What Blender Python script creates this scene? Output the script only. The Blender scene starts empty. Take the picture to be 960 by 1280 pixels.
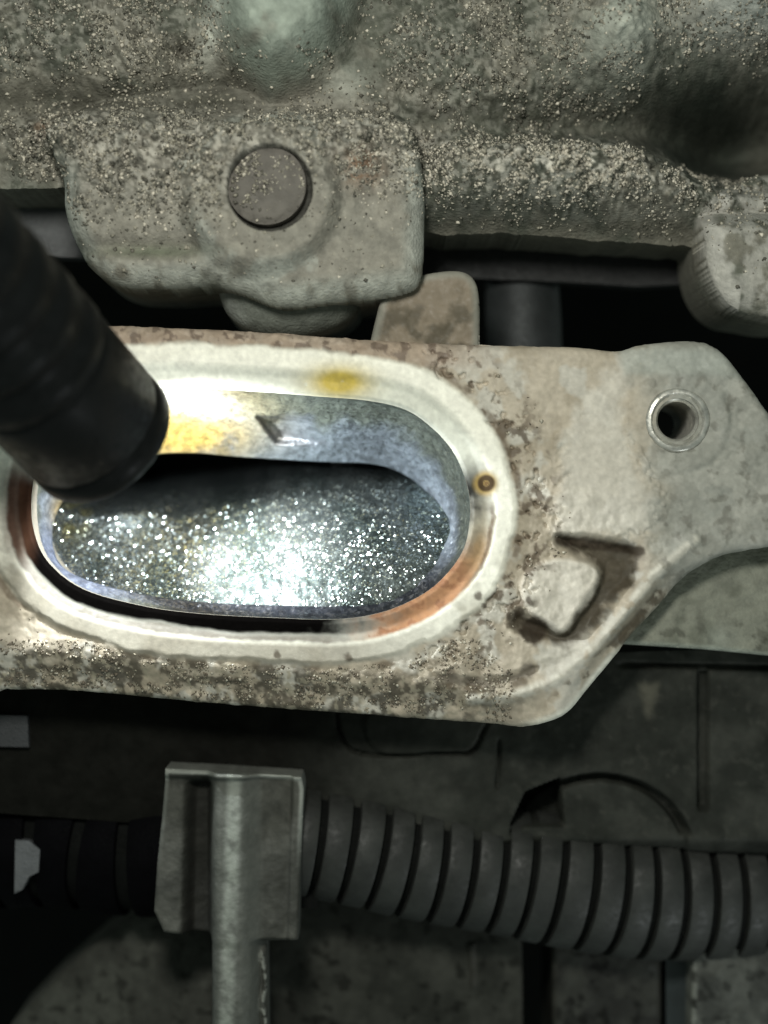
import bpy, bmesh, math, random
import numpy as np
from mathutils import Vector, Matrix
random.seed(7); rng = np.random.default_rng(7)
scene = bpy.context.scene
C = scene.collection

# ------------------------------------------------------------------ camera, light, exposure (1 unit = 1 cm)
D = 24.0                                                   # camera height above the flange face
cam = bpy.data.objects.new("camera", bpy.data.cameras.new("camera")); C.objects.link(cam)
cam.location = (0, 0, D)
cam.data.sensor_fit = 'VERTICAL'; cam.data.sensor_height = 24; cam.data.lens = 24*D/12.8
cam.data.clip_start = 0.5; cam.data.clip_end = 300
cam.data.dof.use_dof = True; cam.data.dof.focus_distance = D + 0.2; cam.data.dof.aperture_fstop = 0.062
scene.camera = cam
w = bpy.data.worlds.new("World"); scene.world = w; w.use_nodes = True
bg = w.node_tree.nodes["Background"]
bg.inputs[0].default_value = (0.76, 0.92, 0.84, 1); bg.inputs[1].default_value = 0.26
def area(name, loc, target, size, power, col):
    l = bpy.data.lights.new(name, 'AREA'); l.shape = 'DISK'; l.size = size; l.energy = power; l.color = col
    o = bpy.data.objects.new(name, l); C.objects.link(o); o.location = loc
    o.rotation_euler = (Vector(target)-Vector(loc)).to_track_quat('-Z', 'Y').to_euler(); return o
area("work_light", (-2.0, 6.0, 16), (0.6, 1.2, 0), 3.0, 2450, (0.985, 0.975, 0.905))
area("low_fill_light", (7.5, -10, 3.2), (0, 0, -.5), 1.6, 210, (0.93, 0.98, 1.0))  # added fill lamp, brightens the bevels facing lower right
scene.view_settings.view_transform = 'Standard'; scene.view_settings.look = 'None'
scene.view_settings.exposure = 0; scene.view_settings.gamma = 1
scene.cycles.sample_clamp_indirect = 4

# ------------------------------------------------------------------ helpers
def W(px, py, z=0.0):
    k = (D-z)/D
    return ((px-480)/100*k, (640-py)/100*k, z)
def link(o, parent=None):
    C.objects.link(o)
    if parent: o.parent = parent
    return o
def thing(name, label, cat, group=None, loc=(0, 0, 0)):
    o = bpy.data.objects.new(name, None); link(o); o.location = loc; o.empty_display_size = .3
    o['label'] = label; o['category'] = cat
    if group: o['group'] = group
    bpy.context.view_layer.update() if False else None
    o.matrix_world = Matrix.Translation(loc)
    return o
def put(name, me, mat, parent=None, kind=None, label=None, cat=None, smooth=True, group=None):
    me.materials.append(mat)
    if smooth: me.polygons.foreach_set("use_smooth", [True]*len(me.polygons))
    o = bpy.data.objects.new(name, me); link(o)
    if parent:
        o.parent = parent; o.matrix_parent_inverse = Matrix.Translation(parent.location).inverted()
    if kind: o['kind'] = kind
    if label: o['label'] = label
    if cat: o['category'] = cat
    if group: o['group'] = group
    return o
def sm(a, b, x):
    t = np.clip((x-a)/(b-a), 0, 1); return t*t*(3-2*t)
def _h(ix, iy, s):
    n = (ix.astype(np.int64)*374761393 + iy.astype(np.int64)*668265263 + s*1442695041) & 0xffffffff
    n = ((n ^ (n >> 13))*1274126177) & 0xffffffff
    n = n ^ (n >> 16)
    return (n & 0xffff)/65535.0
def vn(x, y, s=0):
    ix = np.floor(x); iy = np.floor(y); fx = x-ix; fy = y-iy
    fx = fx*fx*(3-2*fx); fy = fy*fy*(3-2*fy)
    a = _h(ix, iy, s); b = _h(ix+1, iy, s); c = _h(ix, iy+1, s); d = _h(ix+1, iy+1, s)
    return (a*(1-fx)+b*fx)*(1-fy)+(c*(1-fx)+d*fx)*fy
def fbm(px, py, scale, oct=4, s=0, gain=.5):
    """0..1 noise, scale = size of the largest blobs in px"""
    t = 0; a = 1; n = 0; ang = .5
    x, y = px/scale, py/scale
    for i in range(oct):
        t = t + a*vn(x, y, s+i*17); n += a; a *= gain
        x, y = (x*math.cos(ang)-y*math.sin(ang))*2.03+7.1, (x*math.sin(ang)+y*math.cos(ang))*2.03+3.7
    return t/n
def spline(pts, n=6, closed=True):
    P = np.array(pts, float); out = []; N = len(P)
    for i in range(N if closed else N-1):
        if closed: p0, p1, p2, p3 = P[i-1], P[i], P[(i+1) % N], P[(i+2) % N]
        else: p0, p1, p2, p3 = P[max(i-1, 0)], P[i], P[i+1], P[min(i+2, N-1)]
        for k in range(n):
            t = k/n
            out.append(.5*((2*p1)+(p2-p0)*t+(2*p0-5*p1+4*p2-p3)*t*t+(3*p1-p0-3*p2+p3)*t**3))
    if not closed: out.append(P[-1])
    return np.array(out)
def sdf(px, py, poly):
    """positive inside"""
    poly = np.asarray(poly, float)
    d2 = np.full(px.shape, 1e18); ins = np.zeros(px.shape, bool); N = len(poly)
    for i in range(N):
        ax, ay = poly[i]; bx, by = poly[(i+1) % N]
        ex, ey = bx-ax, by-ay; L = ex*ex+ey*ey
        if L < 1e-9: continue
        t = np.clip(((px-ax)*ex+(py-ay)*ey)/L, 0, 1)
        d2 = np.minimum(d2, (px-ax-t*ex)**2+(py-ay-t*ey)**2)
        if ey != 0:
            c = ((ay > py) != (by > py)) & (px < ex*(py-ay)/ey+ax)
            ins ^= c
    d = np.sqrt(d2)
    return np.where(ins, d, -d)
def circ(px, py, cx, cy, r): return r-np.hypot(px-cx, py-cy)
def rcut(d, R):
    """rounded edge drop (px in, px out) for distance d inside the outline"""
    t = np.clip(1-d/R, 0, 1); return R*(1-np.sqrt(np.clip(1-t*t, 0, 1)))
def mix(c, col, m):
    m = np.clip(m, 0, 1)[..., None]; return c*(1-m)+np.array(col, float)*m
def mesh_np(name, V, F, col=None):
    me = bpy.data.meshes.new(name)
    V = np.asarray(V, np.float32); F = np.asarray(F, np.int32)
    me.vertices.add(len(V)); me.vertices.foreach_set("co", V.ravel())
    k = F.shape[1]
    me.loops.add(F.size); me.loops.foreach_set("vertex_index", F.ravel())
    me.polygons.add(len(F)); me.polygons.foreach_set("loop_start", np.arange(len(F), dtype=np.int32)*k)
    me.polygons.foreach_set("loop_total", np.full(len(F), k, np.int32))
    me.update(calc_edges=True)
    if col is not None:
        a = me.color_attributes.new("paint", 'FLOAT_COLOR', 'POINT')
        c4 = np.ones((len(V), 4), np.float32); c4[:, :3] = col
        a.data.foreach_set("color", c4.ravel())
    me.validate(); return me
def relief(name, bounds, step, dist, height, colour, zref, bottom):
    """a solid casting: top surface as a height map inside an outline, with side walls down to bottom"""
    x0, y0, x1, y1 = bounds
    xs = np.arange(x0, x1+step, step); ys = np.arange(y0, y1+step, step)
    X, Y = np.meshgrid(xs, ys)
    d = dist(X, Y)
    gy, gx = np.gradient(d, step)
    g = np.sqrt(gx*gx+gy*gy)+1e-6
    out = d < 0
    X = np.where(out, X+gx/g*(-d), X); Y = np.where(out, Y+gy/g*(-d), Y)
    keepv = d > -step*1.1
    dd = np.maximum(d, 0)
    Z = height(X, Y, dd); COL = colour(X, Y, dd, Z)
    k = (D-zref)/D
    V = np.stack([(X-480)/100*k, (640-Y)/100*k, Z], -1).reshape(-1, 3)
    COL = COL.reshape(-1, 3)
    nx, ny = len(xs), len(ys)
    idx = np.arange(nx*ny).reshape(ny, nx)
    a, b, c, e = idx[:-1, :-1], idx[:-1, 1:], idx[1:, 1:], idx[1:, :-1]
    kq = keepv[:-1, :-1] & keepv[:-1, 1:] & keepv[1:, 1:] & keepv[1:, :-1]
    F = np.stack([a, e, c, b], -1)[kq]                     # faces up (+Z)
    E = np.concatenate([F[:, [0, 1]], F[:, [1, 2]], F[:, [2, 3]], F[:, [3, 0]]])
    key = np.sort(E, 1); key = key[:, 0].astype(np.int64)*(nx*ny)+key[:, 1]
    u, inv, cnt = np.unique(key, return_inverse=True, return_counts=True)
    B = E[cnt[inv] == 1]
    n0 = len(V); bv = np.unique(B); m = np.full(n0, -1); m[bv] = np.arange(len(bv))
    top = V[bv]; bot = top.copy(); bot[:, 2] = bottom
    V2 = np.concatenate([V, top, bot]); sk = COL[bv]*.35+COL[bv].mean(0)*.65                     # one even cast colour down the sides
    C2 = np.concatenate([COL, sk, sk])
    S = np.stack([m[B[:, 1]]+n0, m[B[:, 0]]+n0, m[B[:, 0]]+n0+len(bv), m[B[:, 1]]+n0+len(bv)], -1)
    F2 = np.concatenate([F, S])
    used = np.unique(F2); r = np.full(len(V2), -1); r[used] = np.arange(len(used))
    return mesh_np(name, V2[used], r[F2], C2[used])
# materials
def N(nt, t, **kw):
    n = nt.nodes.new(t)
    for k, v in kw.items(): setattr(n, k, v)
    return n
def material(name, col=(.5, .5, .5), rough=.7, metal=0, paint=False, var=.25, vscale=3, bump=.3, bscale=30, bdist=.02,
             rvar=.15, spec=.5, fine=120, coat=0):
    m = bpy.data.materials.new(name); m.use_nodes = True; nt = m.node_tree; L = nt.links
    b = nt.nodes["Principled BSDF"]; b.inputs['Metallic'].default_value = metal; b.inputs['Specular IOR Level'].default_value = spec
    b.inputs['Coat Weight'].default_value = coat
    tc = N(nt, 'ShaderNodeTexCoord')
    n1 = N(nt, 'ShaderNodeTexNoise'); n1.inputs['Scale'].default_value = vscale; n1.inputs['Detail'].default_value = 6; n1.inputs['Roughness'].default_value = .65
    n2 = N(nt, 'ShaderNodeTexNoise'); n2.inputs['Scale'].default_value = bscale; n2.inputs['Detail'].default_value = 4
    for n in (n1, n2): L.new(tc.outputs['Object'], n.inputs['Vector'])
    mr = N(nt, 'ShaderNodeMapRange'); mr.inputs[3].default_value = 1-var; mr.inputs[4].default_value = 1+var
    mr.inputs[1].default_value = .3; mr.inputs[2].default_value = .7
    L.new(n1.outputs['Fac'], mr.inputs[0])
    mx = N(nt, 'ShaderNodeVectorMath', operation='SCALE')
    if paint:
        at = N(nt, 'ShaderNodeAttribute', attribute_name='paint'); L.new(at.outputs['Color'], mx.inputs[0])
    else: mx.inputs[0].default_value = col
    L.new(mr.outputs[0], mx.inputs['Scale']); L.new(mx.outputs[0], b.inputs['Base Color'])
    if paint:                                                       # painted shade and the blackest dirt do not shine
        bw = N(nt, 'ShaderNodeRGBToBW'); L.new(at.outputs['Color'], bw.inputs[0])
        ms = N(nt, 'ShaderNodeMapRange'); ms.inputs[1].default_value = 0; ms.inputs[2].default_value = .12; ms.inputs[3].default_value = 0; ms.inputs[4].default_value = spec
        L.new(bw.outputs[0], ms.inputs[0]); L.new(ms.outputs[0], b.inputs['Specular IOR Level'])
    m2 = N(nt, 'ShaderNodeMapRange'); m2.inputs[3].default_value = max(.03, rough-rvar); m2.inputs[4].default_value = min(1, rough+rvar)
    m2.inputs[1].default_value = .3; m2.inputs[2].default_value = .7
    L.new(n2.outputs['Fac'], m2.inputs[0]); L.new(m2.outputs[0], b.inputs['Roughness'])
    if bump > 0:
        bp = N(nt, 'ShaderNodeBump'); bp.inputs['Strength'].default_value = bump; bp.inputs['Distance'].default_value = bdist
        L.new(n2.outputs['Fac'], bp.inputs['Height']); L.new(bp.outputs[0], b.inputs['Normal'])
    return m
def glitter_material(name, cell, tilt, rough, diffuse, metalc, share):
    """bare metal whose every crystal-sized facet leans its own way"""
    m = bpy.data.materials.new(name); m.use_nodes = True; nt = m.node_tree; L = nt.links
    b = nt.nodes["Principled BSDF"]
    tc = N(nt, 'ShaderNodeTexCoord'); geo = N(nt, 'ShaderNodeNewGeometry')
    v = N(nt, 'ShaderNodeTexVoronoi'); v.inputs['Scale'].default_value = 1/cell; v.inputs['Randomness'].default_value = 1
    L.new(tc.outputs['Object'], v.inputs['Vector'])
    s = N(nt, 'ShaderNodeVectorMath', operation='SUBTRACT'); s.inputs[1].default_value = (.5, .5, .5)
    L.new(v.outputs['Color'], s.inputs[0])
    k = N(nt, 'ShaderNodeVectorMath', operation='SCALE'); k.inputs['Scale'].default_value = tilt; L.new(s.outputs[0], k.inputs[0])
    a = N(nt, 'ShaderNodeVectorMath', operation='ADD'); L.new(k.outputs[0], a.inputs[0]); L.new(geo.outputs['Normal'], a.inputs[1])
    nn = N(nt, 'ShaderNodeVectorMath', operation='NORMALIZE'); L.new(a.outputs[0], nn.inputs[0]); L.new(nn.outputs[0], b.inputs['Normal'])
    at = N(nt, 'ShaderNodeAttribute', attribute_name='paint')
    nz = N(nt, 'ShaderNodeTexNoise'); nz.inputs['Scale'].default_value = 9; nz.inputs['Detail'].default_value = 5
    L.new(tc.outputs['Object'], nz.inputs['Vector'])
    mr = N(nt, 'ShaderNodeMapRange'); mr.inputs[1].default_value = .3; mr.inputs[2].default_value = .7; mr.inputs[3].default_value = .6; mr.inputs[4].default_value = 1.3
    L.new(nz.outputs['Fac'], mr.inputs[0])
    sc = N(nt, 'ShaderNodeVectorMath', operation='SCALE'); L.new(at.outputs['Color'], sc.inputs[0]); L.new(mr.outputs[0], sc.inputs['Scale'])
    L.new(sc.outputs[0], b.inputs['Base Color'])
    b.inputs['Metallic'].default_value = metalc; b.inputs['Roughness'].default_value = rough
    b2 = N(nt, 'ShaderNodeBsdfPrincipled'); b2.inputs['Metallic'].default_value = .6; b2.inputs['Roughness'].default_value = .42
    L.new(sc.outputs[0], b2.inputs['Base Color']); mxs = N(nt, 'ShaderNodeMixShader'); mxs.inputs[0].default_value = share
    L.new(b.outputs[0], mxs.inputs[2]); L.new(b2.outputs[0], mxs.inputs[1]); L.new(mxs.outputs[0], nt.nodes['Material Output'].inputs[0])
    return m
def bm_obj(name, bm, mat, parent=None, smooth=True, bevel=0, segs=2, **kw):
    if bevel:
        bmesh.ops.bevel(bm, geom=[e for e in bm.edges if e.is_manifold and e.calc_face_angle(0) > .5], offset=bevel, segments=segs, affect='EDGES', profile=.5)
    bmesh.ops.recalc_face_normals(bm, faces=bm.faces)
    me = bpy.data.meshes.new(name); bm.to_mesh(me); bm.free()
    o = put(name, me, mat, parent, smooth=False, **kw)
    if smooth:
        me.polygons.foreach_set("use_smooth", [True]*len(me.polygons))
        try: me.set_sharp_from_angle(angle=math.radians(40))
        except Exception: pass
    return o
def slab(pts, z0, z1, bend=0):
    """prism from a px outline between heights z0 < z1"""
    bm = bmesh.new()
    top = [bm.verts.new(W(x, y, z1)) for x, y in pts]; k = (D-z1)/D
    bot = [bm.verts.new((v.co.x, v.co.y, z0)) for v in top]
    bm.faces.new(top); bm.faces.new(list(reversed(bot)))
    n = len(pts)
    for i in range(n): bm.faces.new((top[i], bot[i], bot[(i+1) % n], top[(i+1) % n]))
    return bm
def lathe(profile, n=48, cap=False):
    """profile (r, z) round the Z axis"""
    bm = bmesh.new(); rings = []
    for r, z in profile:
        rings.append([bm.verts.new((r*math.cos(2*math.pi*i/n), r*math.sin(2*math.pi*i/n), z)) for i in range(n)])
    for a, b in zip(rings, rings[1:]):
        for i in range(n): bm.faces.new((a[i], a[(i+1) % n], b[(i+1) % n], b[i]))
    if cap: bm.faces.new(rings[0]); bm.faces.new(rings[-1])
    return bm
def orient(bm, origin, axis):
    q = Vector(axis).normalized().to_track_quat('Z', 'Y')
    bmesh.ops.transform(bm, matrix=Matrix.Translation(origin) @ q.to_matrix().to_4x4(), verts=bm.verts)
    return bm
def sweep(path, radii, n=24, closed_ends=True):
    bm = bmesh.new(); rings = []; P = [Vector(p) for p in path]
    up = Vector((0, 0, 1))
    for i, p in enumerate(P):
        t = (P[min(i+1, len(P)-1)]-P[max(i-1, 0)]).normalized()
        a = t.cross(up).normalized(); b = a.cross(t)
        r = radii[i]
        rings.append([bm.verts.new(p+a*(r*math.cos(2*math.pi*k/n))+b*(r*math.sin(2*math.pi*k/n))) for k in range(n)])
    for A, B in zip(rings, rings[1:]):
        for k in range(n): bm.faces.new((A[k], A[(k+1) % n], B[(k+1) % n], B[k]))
    if closed_ends: bm.faces.new(rings[0]); bm.faces.new(rings[-1])
    return bm

M_cast = material("dusty_cast_iron", paint=True, rough=.8, var=.25, vscale=6, bump=.7, bscale=22, bdist=.03, spec=.35)
M_flange = material("crusted_aluminium", paint=True, rough=.62, var=.10, vscale=5, bump=.22, bscale=14, bdist=.02, spec=.25)
M_dark = material("oily_dark_metal", (.012, .013, .012), rough=.6, var=.4, vscale=2, bump=.3, bscale=8, spec=.3)
M_black = material("black_recess", (.004, .0045, .004), rough=.9, var=.3, bump=0, spec=.1)
M_plastic = material("dusty_black_plastic", paint=True, rough=.55, var=.25, vscale=4, bump=.25, bscale=14, spec=.25)
M_conduit = material("black_conduit_plastic", (.0195, .021, .0185), rough=.62, var=.35, vscale=2.5, bump=.3, bscale=12, spec=.35)
M_clip = material("dusty_grey_clip", paint=True, rough=.7, var=.2, vscale=5, bump=.4, bscale=16, spec=.4)
M_torch = material("black_rubber_torch", (.003, .0035, .0035), rough=.42, var=.3, vscale=3, bump=.12, bscale=10, spec=.12)
M_steel = material("worn_bright_steel", (.50, .49, .44), rough=.42, metal=.75, var=.4, vscale=6, bump=.3, bscale=14, rvar=.12)
M_pipe = material("dull_metal_pipe", (.03, .034, .034), rough=.6, metal=.4, var=.3, vscale=3, bump=.3)
M_plug = material("dull_plug_steel", (.135, .125, .108), rough=.85, metal=.2, var=.25, vscale=8, bump=.9, bscale=16, bdist=.03)

# ------------------------------------------------------------------ back of the engine bay
bm = bmesh.new(); bmesh.ops.create_grid(bm, x_segments=40, y_segments=40, size=14)
for v in bm.verts: v.co.z = -13+.3*math.sin(v.co.x*1.3)*math.cos(v.co.y*1.7)
bm_obj("engine_bay_floor", bm, M_black, kind='structure')  # shade of the deep gaps put into the black colour

# ------------------------------------------------------------------ upper casting
LUG = spline([(60, 150), (66, 190), (78, 225), (80, 262), (92, 300), (112, 335), (150, 357), (210, 360), (262, 358), (300, 366), (350, 384), (410, 378),
              (455, 374), (505, 366), (526, 350), (531, 300), (530, 240), (524, 190), (512, 150), (480, 110), (300, 80), (120, 100)])
CAST = np.array([(-140, -120), (1100, -120), (1100, 285), (960, 288), (900, 296), (840, 292), (760, 288), (640, 280), (560, 282), (400, 250), (120, 240), (70, 226), (0, 228), (-140, 230)])
NUB = spline([(888, 250), (882, 300), (888, 340), (903, 370), (925, 388), (950, 394), (1010, 400), (1100, 380), (1100, 240), (980, 200)])
KNOB = spline([(272, 330), (274, 375), (292, 400), (320, 414), (360, 418), (400, 412), (436, 396), (452, 372), (450, 330), (360, 300)])
def cast_dist(X, Y):
    wob = (fbm(X, Y, 14, 3, 5)-.5)*5
    return np.maximum(np.maximum(sdf(X, Y, CAST)+wob, sdf(X, Y, LUG)), sdf(X, Y, NUB))
def G(X, Y, cx, cy, sx, sy, rot=0):
    c, s = math.cos(rot), math.sin(rot); x = (X-cx)*c+(Y-cy)*s; y = -(X-cx)*s+(Y-cy)*c
    return np.exp(-(x/sx)**2-(y/sy)**2)
def grit_mask(X, Y):
    m = .45*(1-sm(60, 110, Y))*(1-sm(400, 470, X)) + 1.0*G(X, Y, 720, 205, 230, 48, .05) + .8*G(X, Y, 200, 190, 190, 70) + .35*(1-sm(110, 150, Y))*sm(430, 520, X)
    m = m + .5*G(X, Y, 440, 160, 80, 40)+.6*G(X, Y, 60, 160, 90, 28)
    return np.clip(m, 0, 1)*(1-.9*G(X, Y, 340, 30, 95, 85))*(1-.8*G(X, Y, 900, 120, 110, 60))
PLUGC = (338, 243)
def cast_height(X, Y, d):
    z = np.full(X.shape, -.55)
    z -= .5*sm(232, 300, Y)                                         # lower roll-off of the main wall
    z += .95*G(X, Y, 700, 215, 330, 48, .04)*sm(500, 580, X)          # gritty ridge
    z -= .75*G(X, Y, 800, 135, 240, 34, -.10)                       # hollow above the ridge
    z -= 2.6*G(X, Y, 975, 150, 125, 66, -.3)
    z -= .45*G(X, Y, 130, 120, 200, 22)+.35*G(X, Y, 260, 105, 60, 30)
    z += 1.2*sm(-8, 58, sdf(X, Y, [(215, -160), (250, 0), (285, 80), (335, 118), (385, 104), (432, 55), (500, -160)])+6)
    z += .9*G(X, Y, 775, 30, 62, 58)+1.0*G(X, Y, 930, -8, 60, 42)
    z += .3*G(X, Y, 90, 30, 200, 70)+.25*G(X, Y, 560, 60, 120, 60)
    z -= .5*G(X, Y, 222, 52, 13, 13)
    dl = sdf(X, Y, LUG)
    lug = .30-rcut(np.maximum(dl, 0), 34)/100*1.5 + .28*sm(-6, 18, circ(X, Y, 340, 250, 98)+(X-338)*-.12)
    lug -= .16*G(X, Y, 175, 315, 90, 13) + .10*G(X, Y, 470, 215, 25, 60)
    lug += .22*G(X, Y, 440, 165, 70, 26)
    lug -= 1.0*sm(185, 110, Y)
    inl = sm(-3, 3, dl)
    z = np.where(dl > 0, np.maximum(z, lug), z)
    dn = sdf(X, Y, NUB)
    nub = .0-rcut(np.maximum(dn, 0), 24)/100*.8-.9*sm(290, 240, Y)
    z = np.where(dn > 0, np.maximum(z, nub), z)
    pr = np.hypot(X-PLUGC[0], Y-PLUGC[1])
    z -= .34*(1-sm(50, 53, np.hypot(X-PLUGC[0]-3, Y-PLUGC[1]-3)))                                     # seat of the round plug
    g = grit_mask(X, Y)
    gr = fbm(X, Y, 9, 3, 11); gr2 = fbm(X, Y, 3.2, 2, 23)
    edge = sm(4, 32, d)
    z += (g*(.05+.30*np.clip(gr-.42, 0, 1)*2.2+.06*gr2) + .05*fbm(X, Y, 12, 4, 31)+.10*fbm(X, Y, 45, 3, 37))*(.25+.75*edge)
    return z
def cast_colour(X, Y, d, Z):
    c = np.zeros(X.shape+(3,))+np.array((.16, .153, .122))
    n = fbm(X, Y, 60, 4, 41)
    c = mix(c, (.095, .10, .078), sm(.45, .65, n))
    c = mix(c, (.235, .222, .185), .8*sm(0, 30, sdf(X, Y, LUG)))
    g = grit_mask(X, Y)
    s = fbm(X, Y, 5, 2, 51)
    c = mix(c, (.56, .54, .47), g*(.6+.4*G(X, Y, 720, 215, 260, 45))*sm(.47, .64, s+.35*(fbm(X, Y, 16, 2, 52)-.5))*.9)
    c = mix(c, (.035, .034, .028), g*sm(.40, .25, s)*.8)
    c = mix(c, (.27, .31, .26), .9*sm(-12, 14, sdf(X, Y, [(228, -160), (258, 0), (290, 72), (335, 110), (380, 96), (424, 48), (490, -160)]))*sm(.1, .5, fbm(X, Y, 30, 3, 61)))
    c = mix(c, (.50, .52, .45), .8*G(X, Y, 268, 20, 16, 50, .3)+.4*G(X, Y, 430, 95, 30, 20))
    c = mix(c, (.40, .42, .36), .8*G(X, Y, 775, 35, 55, 60)*sm(.3, .6, fbm(X, Y, 30, 3, 62)))
    c = mix(c, (.42, .44, .40), .9*G(X, Y, 925, 0, 60, 40))
    dl = sdf(X, Y, LUG)
    rub = sm(34, 12, dl)*sm(0, 1, dl)*sm(180, 240, Y)
    c = mix(c, (.40, .41, .36), .85*rub*sm(.2, .5, fbm(X, Y, 20, 3, 63)))
    c = mix(c, (.36, .375, .33), .65*sm(22, 6, np.abs(circ(X, Y, 338, 246, 100)))*sm(.35, .6, fbm(X, Y, 24, 3, 64))*(X < 400))
    c = mix(c, (.38, .37, .33), .9*sm(28, 10, sdf(X, Y, NUB))*sm(0, 1, sdf(X, Y, NUB))*(X < 925)+.7*sm(0, 10, sdf(X, Y, NUB))*sm(.35, .6, fbm(X, Y, 12, 3, 65)))  # light on the nub's left edge painted pale
    c = mix(c, (.20, .10, .045), .8*G(X, Y, 452, 216, 22, 20)*sm(.35, .55, fbm(X, Y, 10, 3, 66)) + .5*G(X, Y, 44, 152, 9, 12))
    c = mix(c, (.07, .05, .035), .7*G(X, Y, 455, 200, 34, 30)*sm(.5, .6, fbm(X, Y, 12, 3, 67)))
    c = mix(c, (.10, .115, .075), .8*G(X, Y, 195, 318, 70, 8))
    c = mix(c, (.035, .042, .033), .9*np.clip(1.4*G(X, Y, 915, 140, 120, 62, -.25)+(fbm(X, Y, 50, 4, 68)-.5)*1.1*G(X, Y, 890, 140, 150, 80), 0, 1))  # shade of the top right hollow painted near-black
    c = mix(c, (.06, .06, .045), .6*G(X, Y, 130, 118, 190, 17)+.6*G(X, Y, 265, 105, 50, 25)+.5*G(X, Y, 700, 135, 190, 18))  # shade in the shallow valleys painted dark
    c = mix(c, (.03, .03, .026), .9*(1-sm(50, 54, np.hypot(X-PLUGC[0]-3, Y-PLUGC[1]-3))))  # shadow crescent in the plug seat painted dark
    return c*(.8+.4*fbm(X, Y, 9, 3, 71))[..., None]
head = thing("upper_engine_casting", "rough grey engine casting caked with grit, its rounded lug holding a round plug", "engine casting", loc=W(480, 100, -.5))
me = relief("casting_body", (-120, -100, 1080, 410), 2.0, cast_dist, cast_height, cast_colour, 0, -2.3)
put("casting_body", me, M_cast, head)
# dark sand lump under the lug
def knob_h(X, Y, d): return -.45-rcut(d, 42)/100*1.1+.05*fbm(X, Y, 14, 3, 3)
def knob_c(X, Y, d, Z): return mix(np.zeros(X.shape+(3,))+np.array((.12, .13, .11)), (.22, .235, .21), sm(24, 8, d)*sm(330, 300, X+.2*Y-70))*(.85+.3*fbm(X, Y, 12, 3, 4))[..., None]  # lit left side put into the colour
put("lug_knob", relief("lug_knob", (260, 290, 470, 430), 2.5, lambda X, Y: sdf(X, Y, KNOB), knob_h, knob_c, -.4, -2.4), M_cast, head)
# round plug in the lug
pc = W(PLUGC[0]+1, PLUGC[1]-1, .6)
bm = lathe([(.48, -.4), (.49, -.03)]+[(.485-.03*i, .0+.012*min(i, 3)) for i in range(16)]+[(.001, .04)], 72)
for v in bm.verts:
    v.co.z += random.uniform(-.007, .007) if v.co.z > -.01 else 0
bmesh.ops.transform(bm, matrix=Matrix.Translation(((PLUGC[0]-480)/100-.02, (640-PLUGC[1])/100+.03, .51)) @ Matrix.Rotation(-.05, 4, 'Y'), verts=bm.verts)
bm_obj("round_plug", bm, M_plug, head, label="dull grey round plug sunk flush in the lug")

# loose grit on the casting: far too many grains to count
n = 26000
gx = rng.uniform(-20, 980, n*4); gy = rng.uniform(-10, 395, n*4)
keep = (rng.uniform(0, 1, n*4) < grit_mask(gx, gy)*1.5*sm(.30, .62, fbm(gx, gy, 24, 3, 191))+.013-.2*G(gx, gy, 340, 20, 100, 90)-.6*G(gx, gy, 890, 140, 110, 60, -.3)) & (cast_dist(gx, gy) > 7) & (np.abs(np.hypot(gx-PLUGC[0], gy-PLUGC[1])-51) > 6)
gx, gy = gx[keep][:n], gy[keep][:n]
gz = cast_height(gx, gy, cast_dist(gx, gy)); gz = np.where(np.hypot(gx-PLUGC[0], gy-PLUGC[1]) < 46, .545, gz)
OCT = np.array([(1, 0, 0), (-1, 0, 0), (0, 1, 0), (0, -1, 0), (0, 0, 1), (0, 0, -1)], float)
OF = np.array([(0, 2, 4), (2, 1, 4), (1, 3, 4), (3, 0, 4), (2, 0, 5), (1, 2, 5), (3, 1, 5), (0, 3, 5)])
def grains(gx, gy, gz, r, cols):
    n = len(gx); k = 1.0
    ctr = np.stack([(gx-480)/100*k, (640-gy)/100*k, gz-r*.1], -1)
    P = OCT[None]*r[:, None, None]*rng.uniform(.3, 1.5, (n, 6, 1))
    a = rng.uniform(0, 6.28, n); ca, sa = np.cos(a)[:, None], np.sin(a)[:, None]
    x = P[..., 0]*ca-P[..., 1]*sa; y = P[..., 0]*sa+P[..., 1]*ca
    b = rng.uniform(-1, 1, n)[:, None]; y, z = y*np.cos(b)-P[..., 2]*np.sin(b), y*np.sin(b)+P[..., 2]*np.cos(b)
    V = (np.stack([x, y, z], -1)+ctr[:, None]).reshape(-1, 3)
    F = (OF[None]+np.arange(n)[:, None, None]*6).reshape(-1, 3)
    return mesh_np("grit", V, F, np.repeat(cols, 6, 0))
r = np.minimum(rng.gamma(3.0, .0046, len(gx))+.005, .034)
t = (rng.uniform(0, 1, len(gx))+.35*G(gx, gy, 720, 215, 260, 45))[:, None]
cols = np.where(t < .45, np.array((.10, .095, .075)), np.where(t < .85, np.array((.30, .28, .22)), np.array((.54, .50, .41))))*rng.uniform(.7, 1.2, (len(gx), 1))
o = put("grit", grains(gx, gy, gz, r, cols), material("grit_grains", paint=True, rough=.6, var=.1, bump=0), smooth=False, kind='stuff',
        label="loose pale grit and sand lying on the rough upper casting", cat="grit")

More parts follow.
